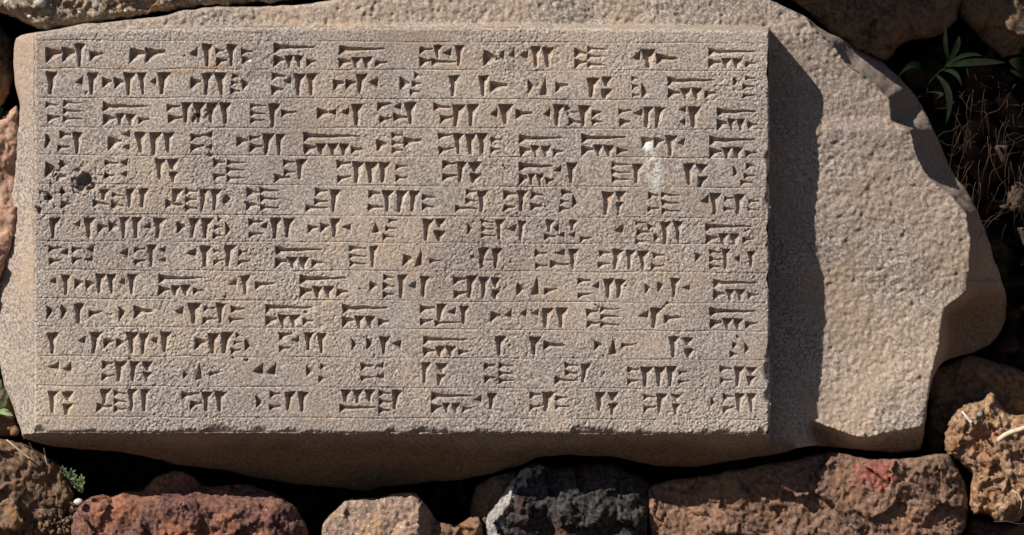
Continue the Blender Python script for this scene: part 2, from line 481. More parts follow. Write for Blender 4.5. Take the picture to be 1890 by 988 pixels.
# V xl xr ytop ybot [xtail]  upright wedge;  H x ytop ybot xend [yend]  lying wedge;  W xa ya xr yt yb  hook opening right;
# U xa ya xl xr yb  wedge standing on its broad end;  N / N3 x0 x1 yt yb  the long sign;  S n x0 x1 yt yb  stacked lying wedges
TEXT = {
'00': """H 98 72 195 225 110,H 222 68 190 330 112,V 322 405 45 225 355,H 432 100 185 545 118
H 735 75 195 860 112,H 855 75 195 1015 105
W 1185 120 1255 70 150,V 1282 1372 45 225,H 1385 75 130 1460 95,H 1395 145 220 1480 170,V 1470 1558 48 225 1510,H 1585 80 140 1680 100,H 1590 140 205 1665 160
V 98 195 258 440 140
W 320 340 385 290 360,V 412 505 265 440 450,H 530 300 385 610 330,H 620 300 390 700 335,V 690 785 262 440 730,V 790 870 262 440 840,W 885 330 940 300 355,V 950 1050 262 440 980
H 1195 300 395 1280 335,V 1285 1375 265 440 1320,V 1380 1475 265 440 1435,H 1515 265 320 1570 295,H 1505 325 370 1570 345,H 1500 380 435 1580 400,H 1590 310 400 1640 350
H 103 485 540 200 510,H 115 575 645 220 600,S 3 232 390 468 650
N 535 890 485 665
H 1022 500 560 1130 515,H 1030 580 655 1145 600,V 1125 1215 488 650 1165,V 1220 1320 488 650 1260,V 1320 1410 490 650 1355,V 1415 1510 490 660 1465
S 3 1650 1780 490 660,V 1785 1880 500 690 1820,H 1883 545 610 2008 565""",
'01': """N 22 350 38 228
N 515 880 52 235
H 1128 65 130 1235 85,H 1128 145 225 1225 175,V 1232 1300 55 160,W 1300 115 1370 75 140,H 1222 155 220 1415 182,V 1395 1475 60 220 1425
H 1615 95 215 1725 160,W 1725 135 1775 90 160,W 1800 130 1855 85 155,W 1885 135 1955 90 165,V 1970 2055 65 225,V 2055 2150 75 235
H 5 262 330 120 290,H 5 365 440 100 385,W 90 330 155 290 355,V 175 270 272 445 205,V 270 355 272 445 305
H 470 312 400 560 345,H 565 320 405 650 335,V 645 735 272 430 675,W 735 335 820 300 375
H 978 295 400 1060 350,H 1088 255 310 1150 290,H 1072 320 380 1150 350,H 1055 390 445 1140 410
V 1345 1435 282 450 1382
V 1570 1660 285 450 1612,H 1665 325 425 1800 362
H 348 530 620 440 572,W 440 565 500 535 590,W 535 565 595 525 590,V 610 705 505 670 650
H 805 485 560 920 500,H 825 595 660 925 605,W 925 525 990 490 545,H 930 570 640 1040 600,V 1010 1110 490 660 1060
H 1235 490 560 1370 530,H 1280 585 660 1390 600,V 1375 1480 505 680 1400,V 1485 1580 505 680 1515
W 1655 580 1725 535 600,V 1730 1840 505 660 1780,H 1860 540 620 1990 575""",
'02': """H 412 75 150 510 120,H 412 160 235 515 180,S 3 510 660 60 235
W 845 155 915 95 170,V 915 1030 85 235 975,H 1030 110 205 1195 158
N 1428 1800 75 235
H 60 320 430 105 370,U 195 280 150 205 440,H 265 340 420 370 358
V 505 605 300 460 535,V 615 700 298 378,V 615 705 388 470 640
H 845 285 330 900 310,H 845 350 400 900,H 845 415 460 915 430,H 920 340 455 970 420
N 1115 1495 290 470
H 1615 300 370 1650 330,H 1710 285 330 1790,H 1690 350 400 1785,H 1690 420 465 1790
W 175 580 230 525 600,V 250 335 505 680 275,H 355 545 590 450,H 365 600 670 470 640,V 440 535 515 680 480,H 545 545 610 620 560,H 540 615 670 620 640
H 745 535 590 850 550,H 750 610 680 840 640,W 850 575 930 535 600,V 935 1015 520 690 960,V 1020 1110 525 690 1035
W 1195 545 1260 515 565,W 1205 630 1255 605 660,V 1275 1375 520 690 1310
N 1490 1800 525 705""",
'10': """H 95 50 165 140 95,H 205 25 95 300 60,H 185 130 190 290 145,V 300 385 40 210 340
H 570 75 180 680 105,W 665 50 745 20 80,W 670 155 742 125 175,V 770 865 38 200 825,V 885 985 38 220 920,V 990 1080 38 200 1030
H 1200 45 110 1320 60,W 1300 60 1365 20 80,H 1200 125 195 1310 140,W 1305 155 1365 120 170
H 1545 65 155 1640 100,H 1645 60 115 1740 70,H 1650 125 195 1750 140,V 1740 1840 48 215 1770,V 1842 1918 50 220 1870
H 95 260 385 180 320,H 205 245 320 270 290,H 180 345 420 260 370
H 550 245 300 660 275,W 660 270 730 235 300,H 545 340 400 620 365,W 650 355 722 330 375
V 925 1015 240 405 965,V 1020 1115 240 325,V 1035 1110 335 420 1065
H 1370 240 310 1470 260,H 1370 345 410 1470 365,S 3 1475 1625 240 420
H 110 490 575 160 540,H 215 465 530 260,H 215 555 620 300 580
V 505 590 468 560 540,H 455 540 610 590 590,H 605 490 540 700 520,H 600 555 625 700 600,V 705 780 468 620 735,V 805 890 468 620 835
V 1055 1150 470 570 1080,H 1010 545 620 1150 590,S 3 1155 1260 460 650,V 1265 1345 470 650 1285,V 1350 1440 470 640 1380
H 1625 455 530 1720 500,H 1615 560 640 1710 590,S 3 1725 1880 450 650""",
'11': """N3 248 690 35 215
H 800 95 190 880 125,S 3 915 1010 35 210,H 1005 70 160 1150 100
H 1270 40 100 1385 55,H 1270 145 210 1390 160,V 1380 1465 45 210,V 1470 1560 45 215,V 1560 1650 45 210,H 1665 75 130 1755 95,H 1665 150 205 1750 170
H 95 245 305 190 265,H 95 320 375 195 340,H 25 350 425 150 382,V 190 275 245 400 215
H 500 255 320 620 270,H 505 365 430 620 370,V 620 710 262 430 650,V 710 820 262 430 760,V 815 910 262 430 850,H 945 280 330 1045 295,H 945 360 420 1045 380
H 1300 250 320 1410 275,H 1300 350 410 1420 365,V 1405 1490 262 430 1435,V 1500 1600 262 342,V 1510 1600 348 430 1535
H 335 460 530 440 485,H 325 540 595 440 565,H 265 585 645 440 610,V 450 535 475 650 470
H 735 475 545 840 500,H 735 580 645 860 605,V 845 935 480 650 880,V 950 1045 480 650 970,V 1050 1135 480 650 1070,H 1145 500 560 1250 530,H 1145 575 640 1245 600
H 1480 465 520 1565 485,H 1475 530 590 1570 560,H 1400 590 650 1580 617,V 1565 1650 480 650 1600
H 1760 480 550 1865 500,H 1765 585 650 1860 600,V 1865 1950 480 650 1900,H 1970 490 550 2070 515,H 1965 570 640 2070 600""",
'12': """N -5 335 50 230
N 462 820 45 225
H 920 70 160 1010 100,H 1015 80 165 1100 100,V 1100 1195 62 225 1140,W 1185 125 1250 80 140
N 1432 1800 65 240
N -10 260 262 445,W 250 330 315 290 345,V 350 440 268 430 385
S 3 695 845 262 430,V 850 940 275 430 880
V 1235 1325 275 450 1280,V 1330 1430 280 350,V 1345 1430 370 460 1370
H 1610 290 375 1650 350,H 1710 270 325 1790,H 1695 345 400 1785,H 1670 400 450 1770
H 310 465 530 400 500,H 300 545 590 370,H 295 595 650 380 620,H 395 505 610 440 580
V 620 715 490 675 650,V 720 805 485 560,V 725 790 570 670 745
H 968 490 550 1060 520,H 968 600 650 1060 620,S 3 1072 1225 490 670
W 1365 570 1435 510 585,V 1435 1530 500 670 1475,H 1545 520 570 1620,H 1545 600 650 1630,V 1620 1710 510 670 1650,H 1730 540 590 1820,H 1725 610 650 1810""",
'20': """V 130 215 28 195 150
W 300 75 365 45 100,V 385 480 28 195 425,H 490 70 150 575 100,H 580 55 140 650 95,V 660 745 25 195 690,V 755 840 28 195 785,W 835 98 900 60 110,V 915 1015 28 195 950
H 1095 60 150 1160 100,V 1185 1270 30 190 1215,V 1275 1375 32 190 1305,H 1400 20 65 1450,H 1380 80 125 1450,H 1365 140 195 1450 165,H 1460 60 170 1500 120
H 1635 35 100 1745 60,H 1640 135 190 1750 145,W 1720 95 1785 55 110,V 1800 1895 30 190 1835,V 1902 1988 35 190 1932
H 120 240 300 230 255,H 120 335 395 220 350,W 205 295 275 250 310,H 298 245 300 380 260,W 400 270 470 230 290,H 300 325 390 380 335,W 385 345 460 320 360
W 660 300 730 255 330,H 770 250 300 860 265,H 770 340 400 870 350,V 865 945 238 410 900,W 945 270 1015 240 290,W 945 345 1015 325 365
W 1160 300 1245 255 325,V 1265 1360 240 410 1310,H 1370 265 310 1440,H 1370 345 400 1460 350,V 1455 1545 240 410 1480,H 1560 270 330 1640 285,H 1555 345 400 1640 360
W 125 515 185 480 535,V 215 295 460 620 255,H 320 495 570 390 520,H 405 500 580 475 530,V 480 560 455 610 500,V 560 640 455 610 600,W 650 520 705 490 540,V 720 800 460 620 755
N 955 1305 455 625
W 1475 535 1550 490 550,V 1575 1660 470 620 1615,H 1690 510 580 1835 530""",
'21': """H 280 80 150 360 100,H 375 70 150 450 90,V 450 530 32 185 480,W 530 105 610 70 125
U 795 65 770 830 145,H 890 30 75 965,H 870 90 135 960,H 850 150 200 945 175
V 1150 1240 38 210 1175,V 1245 1325 40 105,V 1235 1330 125 210 1275
H 1490 70 165 1530 115,S 3 1595 1700 40 195,V 1700 1775 40 200 1730,W 1785 115 1860 75 135,V 1870 1945 50 210 1895
N 32 400 240 415
S 3 595 735 235 410,V 745 820 245 410 775
H 1000 305 400 1070 340,U 1140 255 1095 1150 400,H 1205 335 385 1300 350
V 1575 1660 258 420 1600,V 1670 1760 260 420 1705,H 1580 335 385 1700 350
N 220 590 455 640
H 745 510 590 810 545,S 3 850 945 455 650,V 960 1040 460 650 990,W 1040 545 1105 510 570,V 1130 1215 475 640 1155
H 1385 470 540 1490 490,H 1385 580 650 1495 590,V 1480 1570 470 640 1505,V 1580 1660 480 650 1610,V 1665 1745 485 560,V 1670 1745 575 650 1695
H 1865 525 620 1925 570,U 2018 460 1975 2035 620,H 2073 560 620 2183 570""",
'22': """V 190 270 45 140 215,W 255 110 300 60 140,V 370 440 45 130 395,H 180 145 210 280 170,W 280 160 340 135 185,W 365 160 420 130 180,H 455 165 225 550 180
W 705 125 785 85 150,H 875 45 95 960 65,H 880 115 175 990 140,H 875 190 240 990 210,H 965 65 130 1010 100,H 1010 150 215 1060,V 1065 1150 60 240 1100,V 1160 1240 55 230 1205
N 1405 1780 65 235
H 110 265 330 210 300,H 115 370 420 210 395,W 245 295 340 265 320,H 225 350 420 375 385,V 365 450 265 430 400
H 595 270 330 690 300,H 590 360 420 690 380,V 700 790 270 430 720,V 800 880 270 430 830,V 890 980 280 430 935,H 1005 295 350 1100 315,H 995 375 430 1100 390
H 1325 290 365 1380 320,S 3 1435 1530 265 430,V 1530 1600 265 430 1555,W 1620 335 1670 310 360,V 1720 1790 285 410 1750
H 440 485 540 540 500,H 440 595 645 545 605,W 540 545 600 505 565,V 630 720 490 640 665,V 720 810 495 640 745
H 945 530 610 990 560,H 1045 515 600 1090 545,V 1135 1220 485 640 1165,W 1220 560 1290 535 580
N 1465 1815 490 660""",
'30': """H 108 55 165 155 100,H 215 50 170 262 100,V 310 400 45 200 345,H 430 90 150 530 105
H 655 65 185 705 110,H 770 60 160 915 100
W 1070 100 1150 60 135,V 1175 1285 38 205 1225,H 1295 60 110 1390 80,H 1285 145 205 1400 155,V 1390 1475 40 200 1420,H 1505 55 120 1620 85,H 1490 140 200 1610 160
V 110 205 265 430 150
W 340 330 405 285 345,V 435 530 258 430 460,H 540 305 385 620 325,H 635 300 385 700 340,V 710 805 260 430 750,V 805 895 262 430 840,W 895 320 950 295 350,V 965 1060 255 420 1000
H 1228 300 400 1320 335,V 1325 1420 265 430 1365,V 1425 1525 262 430 1450,H 1540 260 305 1600 290,H 1525 320 360 1600,H 1500 385 440 1590 390,H 1610 310 410 1655 370
W 110 520 205 485 545,W 225 545 300 485 560
H 525 480 550 620 490,H 525 575 635 630 580,V 625 720 482 640 655,V 735 820 482 640 760,V 830 915 485 555,V 835 905 565 640 865
H 1140 545 620 1185 580,U 1270 480 1235 1290 625,H 1340 555 605 1445 562
W 1660 560 1755 495 585,W 1770 570 1845 490 585""",
'31': """N -43 330 40 220
N 540 905 42 230
H 1130 55 120 1250 70,H 1130 155 215 1240 165,V 1255 1340 45 180 1275,W 1335 110 1405 70 125,H 1240 165 220 1450 185,V 1430 1510 60 205 1460
H 1665 100 190 1750 130,W 1770 130 1830 80 150,W 1888 120 1940 80 145,W 1965 120 2035 85 140,V 2055 2150 75 235 2080,V 2163 2258 75 235 2198
H 60 262 330 170 270,H 60 360 420 160 375,W 150 320 220 285 340,V 250 330 262 400 280,V 350 430 270 430 385
H 610 310 400 650 355,H 725 300 395 770 350,V 825 910 292 430 855,W 915 345 990 320 380
N 1155 1510 285 450
V 1695 1785 290 450 1730
H 270 510 595 320 560,H 375 490 550 420 530,H 360 590 650 420 610
H 680 490 560 790 510,W 790 520 860 480 530,H 680 585 640 790 600,W 780 590 860 570 610
V 1140 1220 490 650 1160,V 1250 1345 495 570,V 1260 1330 580 670 1275
H 1615 490 550 1710 510,H 1615 590 650 1710 600,S 3 1725 1850 490 660""",
'32': """H 500 85 150 600 100,H 510 175 235 610 185,S 3 610 760 60 235
W 885 140 975 90 155,V 985 1080 75 235 1010,H 1090 125 200 1225 150
N 1438 1800 68 240
V 70 165 292 440 105,H 180 320 400 350 362
H 560 320 400 620 360,U 705 290 675 735 430,H 765 340 390 890 352
V 1125 1215 290 460 1160,V 1225 1315 300 365,V 1240 1325 385 460 1275
H 1640 275 315 1665 295,H 1610 330 390 1645 360,H 1590 400 460 1650 430,H 1700 335 420 1740 390
S 2 340 450 485 600,H 260 595 660 460 625,V 460 540 500 650 480
H 815 520 580 910 540,H 810 610 665 910 625,V 915 1010 520 680 945,V 1015 1105 520 680 1050,V 1105 1195 520 680 1140,H 1205 545 590 1290,H 1200 615 660 1290
H 1515 510 570 1610 540,H 1515 610 660 1620 620,V 1620 1705 520 680 1645,V 1710 1800 525 585,V 1715 1790 595 670 1740""",
'40': """V 115 200 318 490 150,V 225 315 320 395,V 230 310 410 500 255
V 515 605 300 420 540,H 485 405 480 615 430,S 3 620 720 305 490,V 720 800 300 480 750,V 815 900 300 480 850
H 1130 315 390 1270 335,H 1195 390 470 1290 405,V 1280 1370 320 480 1320,V 1380 1475 320 480 1420
H 1695 345 445 1745 400,H 1795 315 375 1890 340,H 1795 415 475 1890 425,V 1913 1998 320 470 1938,V 2008 2098 320 480 2043""",
'41': """V 530 610 305 400,V 620 700 305 410,V 710 790 305 400,H 518 410 480 810 440,S 3 815 915 305 500,V 915 1000 310 460 935
N 1215 1530 320 490,W 1535 385 1600 345 400,V 1645 1725 330 460 1665""",
'42': """H 75 320 380 170 345,H 75 415 470 180 430,V 165 270 325 480 195,H 270 350 400 370 360,H 265 410 460 380 440
V 570 655 322 480 600,V 665 755 325 395,V 675 750 410 500 695
H 935 335 390 1030 360,H 935 425 490 1040 430,V 1030 1120 335 490 1055,V 1145 1225 338 395,V 1150 1220 410 500 1180
H 1445 355 435 1480 405,H 1540 330 390 1630 360,H 1540 430 495 1640 430,V 1630 1710 335 480 1660,V 1725 1800 335 480 1750""",
}

def parse_signs():
    signs = []
    for key, txt in TEXT.items():
        ox, oy = TX[int(key[1])], TY[int(key[0])]
        for line in txt.strip().split('\n'):
            ws = []
            def add(k, A, B, C): ws.append((k, *[(p[0] / SCL + ox, p[1] / SCL + oy) for p in (A, B, C)]))
            def H(x, a, b, xe, ye=None): add('H', (x, a), (x, b), (xe, ye if ye is not None else (a + b) / 2 - 4))
            def V(a, b, y, ye, xe=None): add('V', (a, y), (b, y), (xe if xe is not None else (a + b) / 2, ye))
            for item in line.split(','):
                t = item.split(); k = t[0]; a = [float(v) for v in t[1:]]
                if k == 'H': H(*a)
                elif k == 'V': V(*a)
                elif k == 'W': add('W', (a[2], a[3]), (a[2], a[4] + 18), (a[0], a[1]))
                elif k == 'U': add('U', (a[2] - 4, a[4]), (a[3] + 14, a[4]), (a[0], a[1]))
                elif k == 'S':
                    n = int(a[0]); x0, x1, y0, y1 = a[1:]; h = (y1 - y0) / n
                    for i in range(n): H(x0, y0 + i * h, y0 + (i + .92) * h, x1, y0 + (i + .46) * h)
                elif k in ('N', 'N3'):
                    x0, x1, y0, y1 = a; W_ = x1 - x0; h = y1 - y0
                    H(x0, y0, y0 + .44 * h, x1, y0 + .19 * h)
                    if k == 'N':
                        H(x0, y0 + .52 * h, y1, x0 + .27 * W_, y0 + .68 * h)
                        V(x0 + .26 * W_, x0 + .48 * W_, y0 + .5 * h, y1); V(x0 + .48 * W_, x0 + .71 * W_, y0 + .5 * h, y1)
                        H(x0 + .75 * W_, y0 + .62 * h, y0 + .97 * h, x1, y0 + .73 * h)
                    else:
                        H(x0, y0 + .52 * h, y1, x0 + .22 * W_, y0 + .66 * h)
                        for q in (.21, .41, .60): V(x0 + q * W_, x0 + (q + .19) * W_, y0 + .5 * h, y1)
                        H(x0 + .81 * W_, y0 + .6 * h, y0 + .95 * h, x1 + 10, y0 + .73 * h)
            signs.append(ws)
    return signs
SIGNS = parse_signs()

PX0, PX1, PS = 63.0, 1421.0, 1.25
nx = int((PX1 - PX0) / PS) + 1; ny = int((803 - 50) / PS) + 1
U, Vv = np.meshgrid(np.linspace(0, 1, nx), np.linspace(0, 1, ny))
GX = PX0 + (PX1 - PX0) * U
topl = yt_line(GX); botl = yb_line(GX)
GY = topl + (botl - topl) * Vv
# worn, chipped arrises
er = sstep(30, 0, PX1 - GX); eb = sstep(26, 0, botl - GY); el = sstep(20, 0, GX - PX0); et = sstep(16, 0, GY - topl)
GX = GX + er * (3.2 * fbm2(GX * 0 + 3, GY, 30, 4, 301) - 3.5 * sstep(.15, .6, fbm2(GX * 0, GY, 60, 3, 309))) + el * 1.2 * fbm2(GX * 0, GY, 26, 3, 303)
GY = GY + eb * (3.0 * fbm2(GX, GY * 0 + 5, 24, 4, 305)) + et * 1.2 * fbm2(GX, GY * 0, 24, 3, 307)
for (cx_, cy_, rx, ry, am) in ((1420, 100, 9, 14, 5), (1420, 130, 8, 24, 8), (1420, 515, 9, 16, 7), (1420, 250, 8, 10, 3), (1421, 802, 16, 12, 9), (1420, 330, 6, 9, 5), (1420, 420, 7, 12, 4), (1420, 640, 6, 10, 5), (1420, 57, 10, 8, 4)):
    GX = GX - am * np.exp(-((GX - cx_) / rx) ** 2 - ((GY - cy_) / ry) ** 2)
carve = np.zeros(GX.shape); sid = np.full(GX.shape, -1, np.int32)
wobx = 1.6 * fbm2(GX, GY, 13, 2, 321); woby = 1.6 * fbm2(GX, GY, 13, 2, 325)
QX, QY = GX + wobx, GY + woby
rng = random.Random(5)
for si, ws in enumerate(SIGNS):
    vary = rng.uniform(.85, 1.15)
    for k, A, B, C in ws:
        A, B, C = (np.array(p) for p in (A, B, C))
        x0 = min(A[0], B[0], C[0]) - 6; x1 = max(A[0], B[0], C[0]) + 6; y0 = min(A[1], B[1], C[1]) - 6; y1 = max(A[1], B[1], C[1]) + 6
        c0 = max(0, int((x0 - PX0) / PS) - 4); c1 = min(nx, int((x1 - PX0) / PS) + 6)
        r0 = max(0, int((y0 - 66) / PS) - 6); r1 = min(ny, int((y1 - 50) / PS) + 12)
        gx_ = QX[r0:r1, c0:c1]; gy_ = QY[r0:r1, c0:c1]
        Mx = (A + B) / 2; ax = C - Mx; lat = (B - A) / 2
        det = ax[0] * lat[1] - ax[1] * lat[0]
        rx_ = gx_ - Mx[0]; ry_ = gy_ - Mx[1]
        t = (rx_ * lat[1] - ry_ * lat[0]) / det
        s_ = (ax[0] * ry_ - ax[1] * rx_) / det
        L = float(np.hypot(*ax)); Wd = float(np.hypot(*lat))
        if k in ('W', 'U'): f = 1 - t
        else:
            stem = (.74 if k == 'V' else .64) * (1 - .55 * t)
            if L > 4.5 * Wd and k == 'H': stem = .62 * (1 - .62 * t)
            hl = min(1.0, 1.7 * Wd / L)
            uu = np.clip(t / hl, 0, 1)
            f = np.maximum(stem, stem + (1 - stem) * (1 - uu) ** 1.35) * (1 - sstep(.93, 1.0, t))
        slope_ = 1.75 if k != 'U' else 2.2
        if k == 'W': slope_ = 1.7
        mx = 14.0 * vary
        dep = slope_ * vary * (Wd * 1.06) * (f * 1.04 - np.abs(s_))
        dep = np.minimum(dep, (t * L) * 4.5 + 1.0)
        dep = np.where((t < -0.02) | (t > 1), -1, dep)
        dep = mx * np.tanh(np.clip(dep, 0, None) / mx)
        cur = carve[r0:r1, c0:c1]; m = dep > cur
        cur[m] = dep[m]
        sc = sid[r0:r1, c0:c1]; sc[m & (dep > .9)] = si
# ruled lines
LINES = [(74, 80), (127, 131.5), (180, 186), (235, 239.5), (286, 292), (339.5, 347), (395.5, 403), (445, 451.5), (498, 503.5), (551, 560.5), (602.5, 612), (657, 664.5), (712, 719), (769.5, 775)]
rule = np.zeros(GX.shape)
for a, b in LINES:
    yl = a + (b - a) * (GX - 65) / 1350 + 1.3 * noise2(GX / 70, GX * 0 + a, 331)
    dd = np.abs(GY - yl)
    st_ = .25 + .75 * sstep(-.5, .3, fbm2(GX, GX * 0 + a * 3, 60, 3, 333))
    rule = np.maximum(rule, 1.7 * st_ * np.clip(1 - dd / 1.9, 0, 1) * sstep(63, 80, GX) * sstep(1418, 1404, GX))
# pits and decay
pit = np.zeros(GX.shape); ves = np.zeros(GX.shape)
for (cx_, cy_, r, dp) in ((158, 333, 17, 26), (168, 345, 12, 22), (148, 347, 10, 16), (365, 213, 8, 10), (357, 220, 6, 7), (196, 325, 6, 8), (418, 367, 6, 10), (417, 374, 5, 9),
                          (74, 389, 6, 12), (90, 366, 7, 10), (115, 352, 7, 8), (932, 311, 3, 6), (1290, 340, 4, 5), (432, 661, 3, 6), (458, 663, 3, 6), (699, 707, 3, 3), (103, 322, 7, 7), (384, 210, 6, 6), *[(rng.uniform(90, 1400), rng.uniform(80, 780), rng.uniform(1.8, 3.6), rng.uniform(2.5, 5)) for _ in range(34)]):
    rr = np.hypot(GX - cx_ + 4 * noise2(GX / 9, GY / 9, 341), GY - cy_ + 4 * noise2(GX / 9, GY / 9, 342))
    pit = np.maximum(pit, dp * sstep(r, r * .55, rr))
    ves = np.maximum(ves, sstep(r * 2.2, r, rr))
pit = pit - 12 * np.exp(-(((GX - 165) / 6) ** 2 + ((GY - 341) / 6) ** 2)) * (pit > 1)
ves = np.maximum(ves, .6 * sstep(60, 20, np.hypot((GX - 95) * .9, GY - 370)))
n_a = noise2(GX / 4.2, GY / 4.2, 351); n_b = noise2(GX / 8.5 + .3 * n_a, GY / 8.5, 353); n_c = noise2(GX / 2.9, GY / 2.9, 355)
vesc = ves * 4.5 * sstep(.35, .7, n_b) + ves * 1.5 * sstep(0, .5, n_a)
calm = 1 - .8 * sstep(1, 4, carve)
def rn(wl, a, seed):
    c_, s__ = math.cos(a), math.sin(a)
    return noise3((GX * c_ - GY * s__) / wl, (GX * s__ + GY * c_) / wl, (GX + GY) * .37 / wl, seed)
m_a, m_b, m_c, m_d = rn(5.0, .5, 391), rn(8.8, 1.2, 392), rn(3.3, 2.0, 393), rn(4.8, 2.6, 394)
wear = .40 + .85 * sstep(-.45, .45, fbm2(GX, GY, 150, 3, 397)) + .3 * sstep(40, 0, botl - GY)
micro = np.maximum(calm, .2) * wear * (.42 * m_a + .22 * m_b + .50 * m_c + .85 * sstep(.25, .55, m_d))
broad = 2.6 * fbm2(GX, GY, 190, 3, 361) + .9 * fbm2(GX, GY, 40, 2, 363)
wr_ = 5 + 9 * sstep(.0, .6, fbm2(GX * 0 + 7, GY, 34, 3, 411)); wb_ = 6 + 12 * sstep(0, .6, fbm2(GX, GY * 0 + 7, 40, 3, 413))
arris = wr_ * np.clip(1 - (PX1 - GX) / wr_, 0, 1) ** 1.6 + .8 * wb_ * np.clip(1 - (botl - GY) / wb_, 0, 1) ** 1.6 + 2.5 * np.clip(1 - (GX - PX0) / 6, 0, 1) ** 2 + 4 * np.clip(1 - (GY - topl) / 7, 0, 1) ** 2
DEP = carve + rule + pit + vesc + micro + broad + arris
stain = np.clip(np.maximum.reduce([
    sstep(1.5, .3, np.hypot((GX - 1196) / 10, (GY - 271) / 9)) * 1.0,
    .75 * sstep(1.6, .2, np.hypot((GX - 1205 - (GY - 300) * .1) / 15, (GY - 312) / 38)) * sstep(-.15, .35, n_a + .6 * n_b + .25),
    .5 * sstep(1.5, .2, np.hypot((GX - 1222) / 10, (GY - 367) / 18)) * sstep(0, .3, n_a),
    .9 * sstep(4.5, 2.5, np.hypot(GX - 699, GY - 706)), .8 * sstep(4, 2, np.hypot(GX - 461, GY - 111))]), 0, 1)
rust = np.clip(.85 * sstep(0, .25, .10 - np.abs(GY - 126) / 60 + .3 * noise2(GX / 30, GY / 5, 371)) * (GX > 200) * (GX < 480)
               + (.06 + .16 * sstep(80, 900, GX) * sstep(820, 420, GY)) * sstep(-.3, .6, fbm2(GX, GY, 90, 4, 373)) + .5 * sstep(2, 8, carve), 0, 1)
stain = stain.astype(np.float32); rust = rust.astype(np.float32)

# walls of the face block: rows of verts round the edge, pushed back
def wall(ix):
    yy, xx = ix
    return GX[yy, xx], GY[yy, xx], DEP[yy, xx]
V = np.stack([a.ravel() for a in place(GX, GY, DEP)], 1)
F = grid_faces(ny, nx)
fs = sid.ravel()[F]
# a face belongs to a sign when at least 2 of its corners lie in its wedges
face_sid = fs.max(1); face_sid[(fs >= 0).sum(1) < 2] = -1
Vb, Fb, ids = sub_mesh(V, F, face_sid < 0)
edge = np.concatenate([np.stack([np.zeros(nx, int), np.arange(nx)], 1), np.stack([np.arange(1, ny), np.full(ny - 1, nx - 1)], 1),
                       np.stack([np.full(nx - 1, ny - 1), np.arange(nx - 2, -1, -1)], 1), np.stack([np.arange(ny - 2, 0, -1), np.zeros(ny - 2, int)], 1)])
ex, ey, ed = wall((edge[:, 0], edge[:, 1]))
rings = []; K = 26
outx = np.where(edge[:, 1] == 0, -1.0, np.where(edge[:, 1] == nx - 1, 1.0, 0)); outy = np.where(edge[:, 0] == 0, -1.0, np.where(edge[:, 0] == ny - 1, 1.0, 0))
for k in range(K):
    dk = ed + 95.0 * k / (K - 1)
    j = (1.5 * noise3(ex / 8, ey / 8, dk / 8, 381) + 2.0 * noise3(ex / 20, ey / 20, dk / 16, 383) - 1.5) * min(1, k / 2)
    # left and top flanks are buried in the chamfer of the block
    rings.append(np.stack(place(ex + outx * j, ey + outy * j, dk), 1))
n_e = len(edge); Vs = np.concatenate(rings)
i = np.arange(n_e); i2 = (i + 1) % n_e; Fs = []
for k in range(K - 1):
    Fs.append(np.stack([k * n_e + i, k * n_e + i2, (k + 1) * n_e + i2, (k + 1) * n_e + i], 1)[:, ::-1])
Fs = np.concatenate(Fs)
Vall = np.concatenate([Vb, Vs]); Fall = np.concatenate([Fb, Fs + len(Vb)])
st_f = stain.ravel(); ru_f = rust.ravel()
face = mesh_np('inscribed_face', Vall, Fall, M['face'], SLAB_O, slab, smooth=False,
               attrs={'stain': np.concatenate([st_f[ids], np.zeros(len(Vs))]), 'rust': np.concatenate([ru_f[ids], np.zeros(len(Vs))])})
order = np.argsort(face_sid, kind='stable'); ss = face_sid[order]
lo = np.searchsorted(ss, np.arange(len(SIGNS))); hi = np.searchsorted(ss, np.arange(len(SIGNS)), side='right')
for si in range(len(SIGNS)):
    fsel = F[order[lo[si]:hi[si]]]
    if not len(fsel): continue
    idv, inv = np.unique(fsel, return_inverse=True)
    mesh_np('cuneiform_sign', V[idv], inv.reshape(fsel.shape), M['face'], SLAB_O, face, smooth=False, attrs={'stain': st_f[idv], 'rust': ru_f[idv]})

# ------------------------------------------------------------------ stones of the wall
stone('conglomerate_stone', [(-160, -160), (240, -190), (560, -150), (640, -70), (600, -10), (520, 2), (440, 8), (370, 12), (300, 22), (200, 38), (130, 52), (85, 57), (45, 42), (0, 22), (-80, 20), (-170, -20)],
      26, 'pale pebbly conglomerate stone resting along the top left edge of the carved slab', 'stone', M['conglomerate'], R=34, bulge=18, lump=16, wl=42, fine=4.5, grit=2.2, step=3.2, rough=4, seed=11, facet=.35)
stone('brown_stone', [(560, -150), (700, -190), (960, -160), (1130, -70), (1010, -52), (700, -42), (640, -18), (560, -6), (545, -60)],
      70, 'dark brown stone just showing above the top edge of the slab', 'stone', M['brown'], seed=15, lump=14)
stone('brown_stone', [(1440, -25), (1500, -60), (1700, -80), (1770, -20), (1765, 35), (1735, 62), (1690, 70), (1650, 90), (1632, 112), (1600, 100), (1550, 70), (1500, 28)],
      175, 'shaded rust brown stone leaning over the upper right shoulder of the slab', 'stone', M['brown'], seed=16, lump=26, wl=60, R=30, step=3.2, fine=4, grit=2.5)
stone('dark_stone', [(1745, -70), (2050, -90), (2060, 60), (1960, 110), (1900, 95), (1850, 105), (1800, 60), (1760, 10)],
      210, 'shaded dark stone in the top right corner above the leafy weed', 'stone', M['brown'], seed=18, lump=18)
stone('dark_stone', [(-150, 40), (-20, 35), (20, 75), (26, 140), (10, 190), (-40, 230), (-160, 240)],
      150, 'shaded dark stone behind the upper left corner of the slab', 'stone', M['brown'], seed=19, lump=18, R=30)
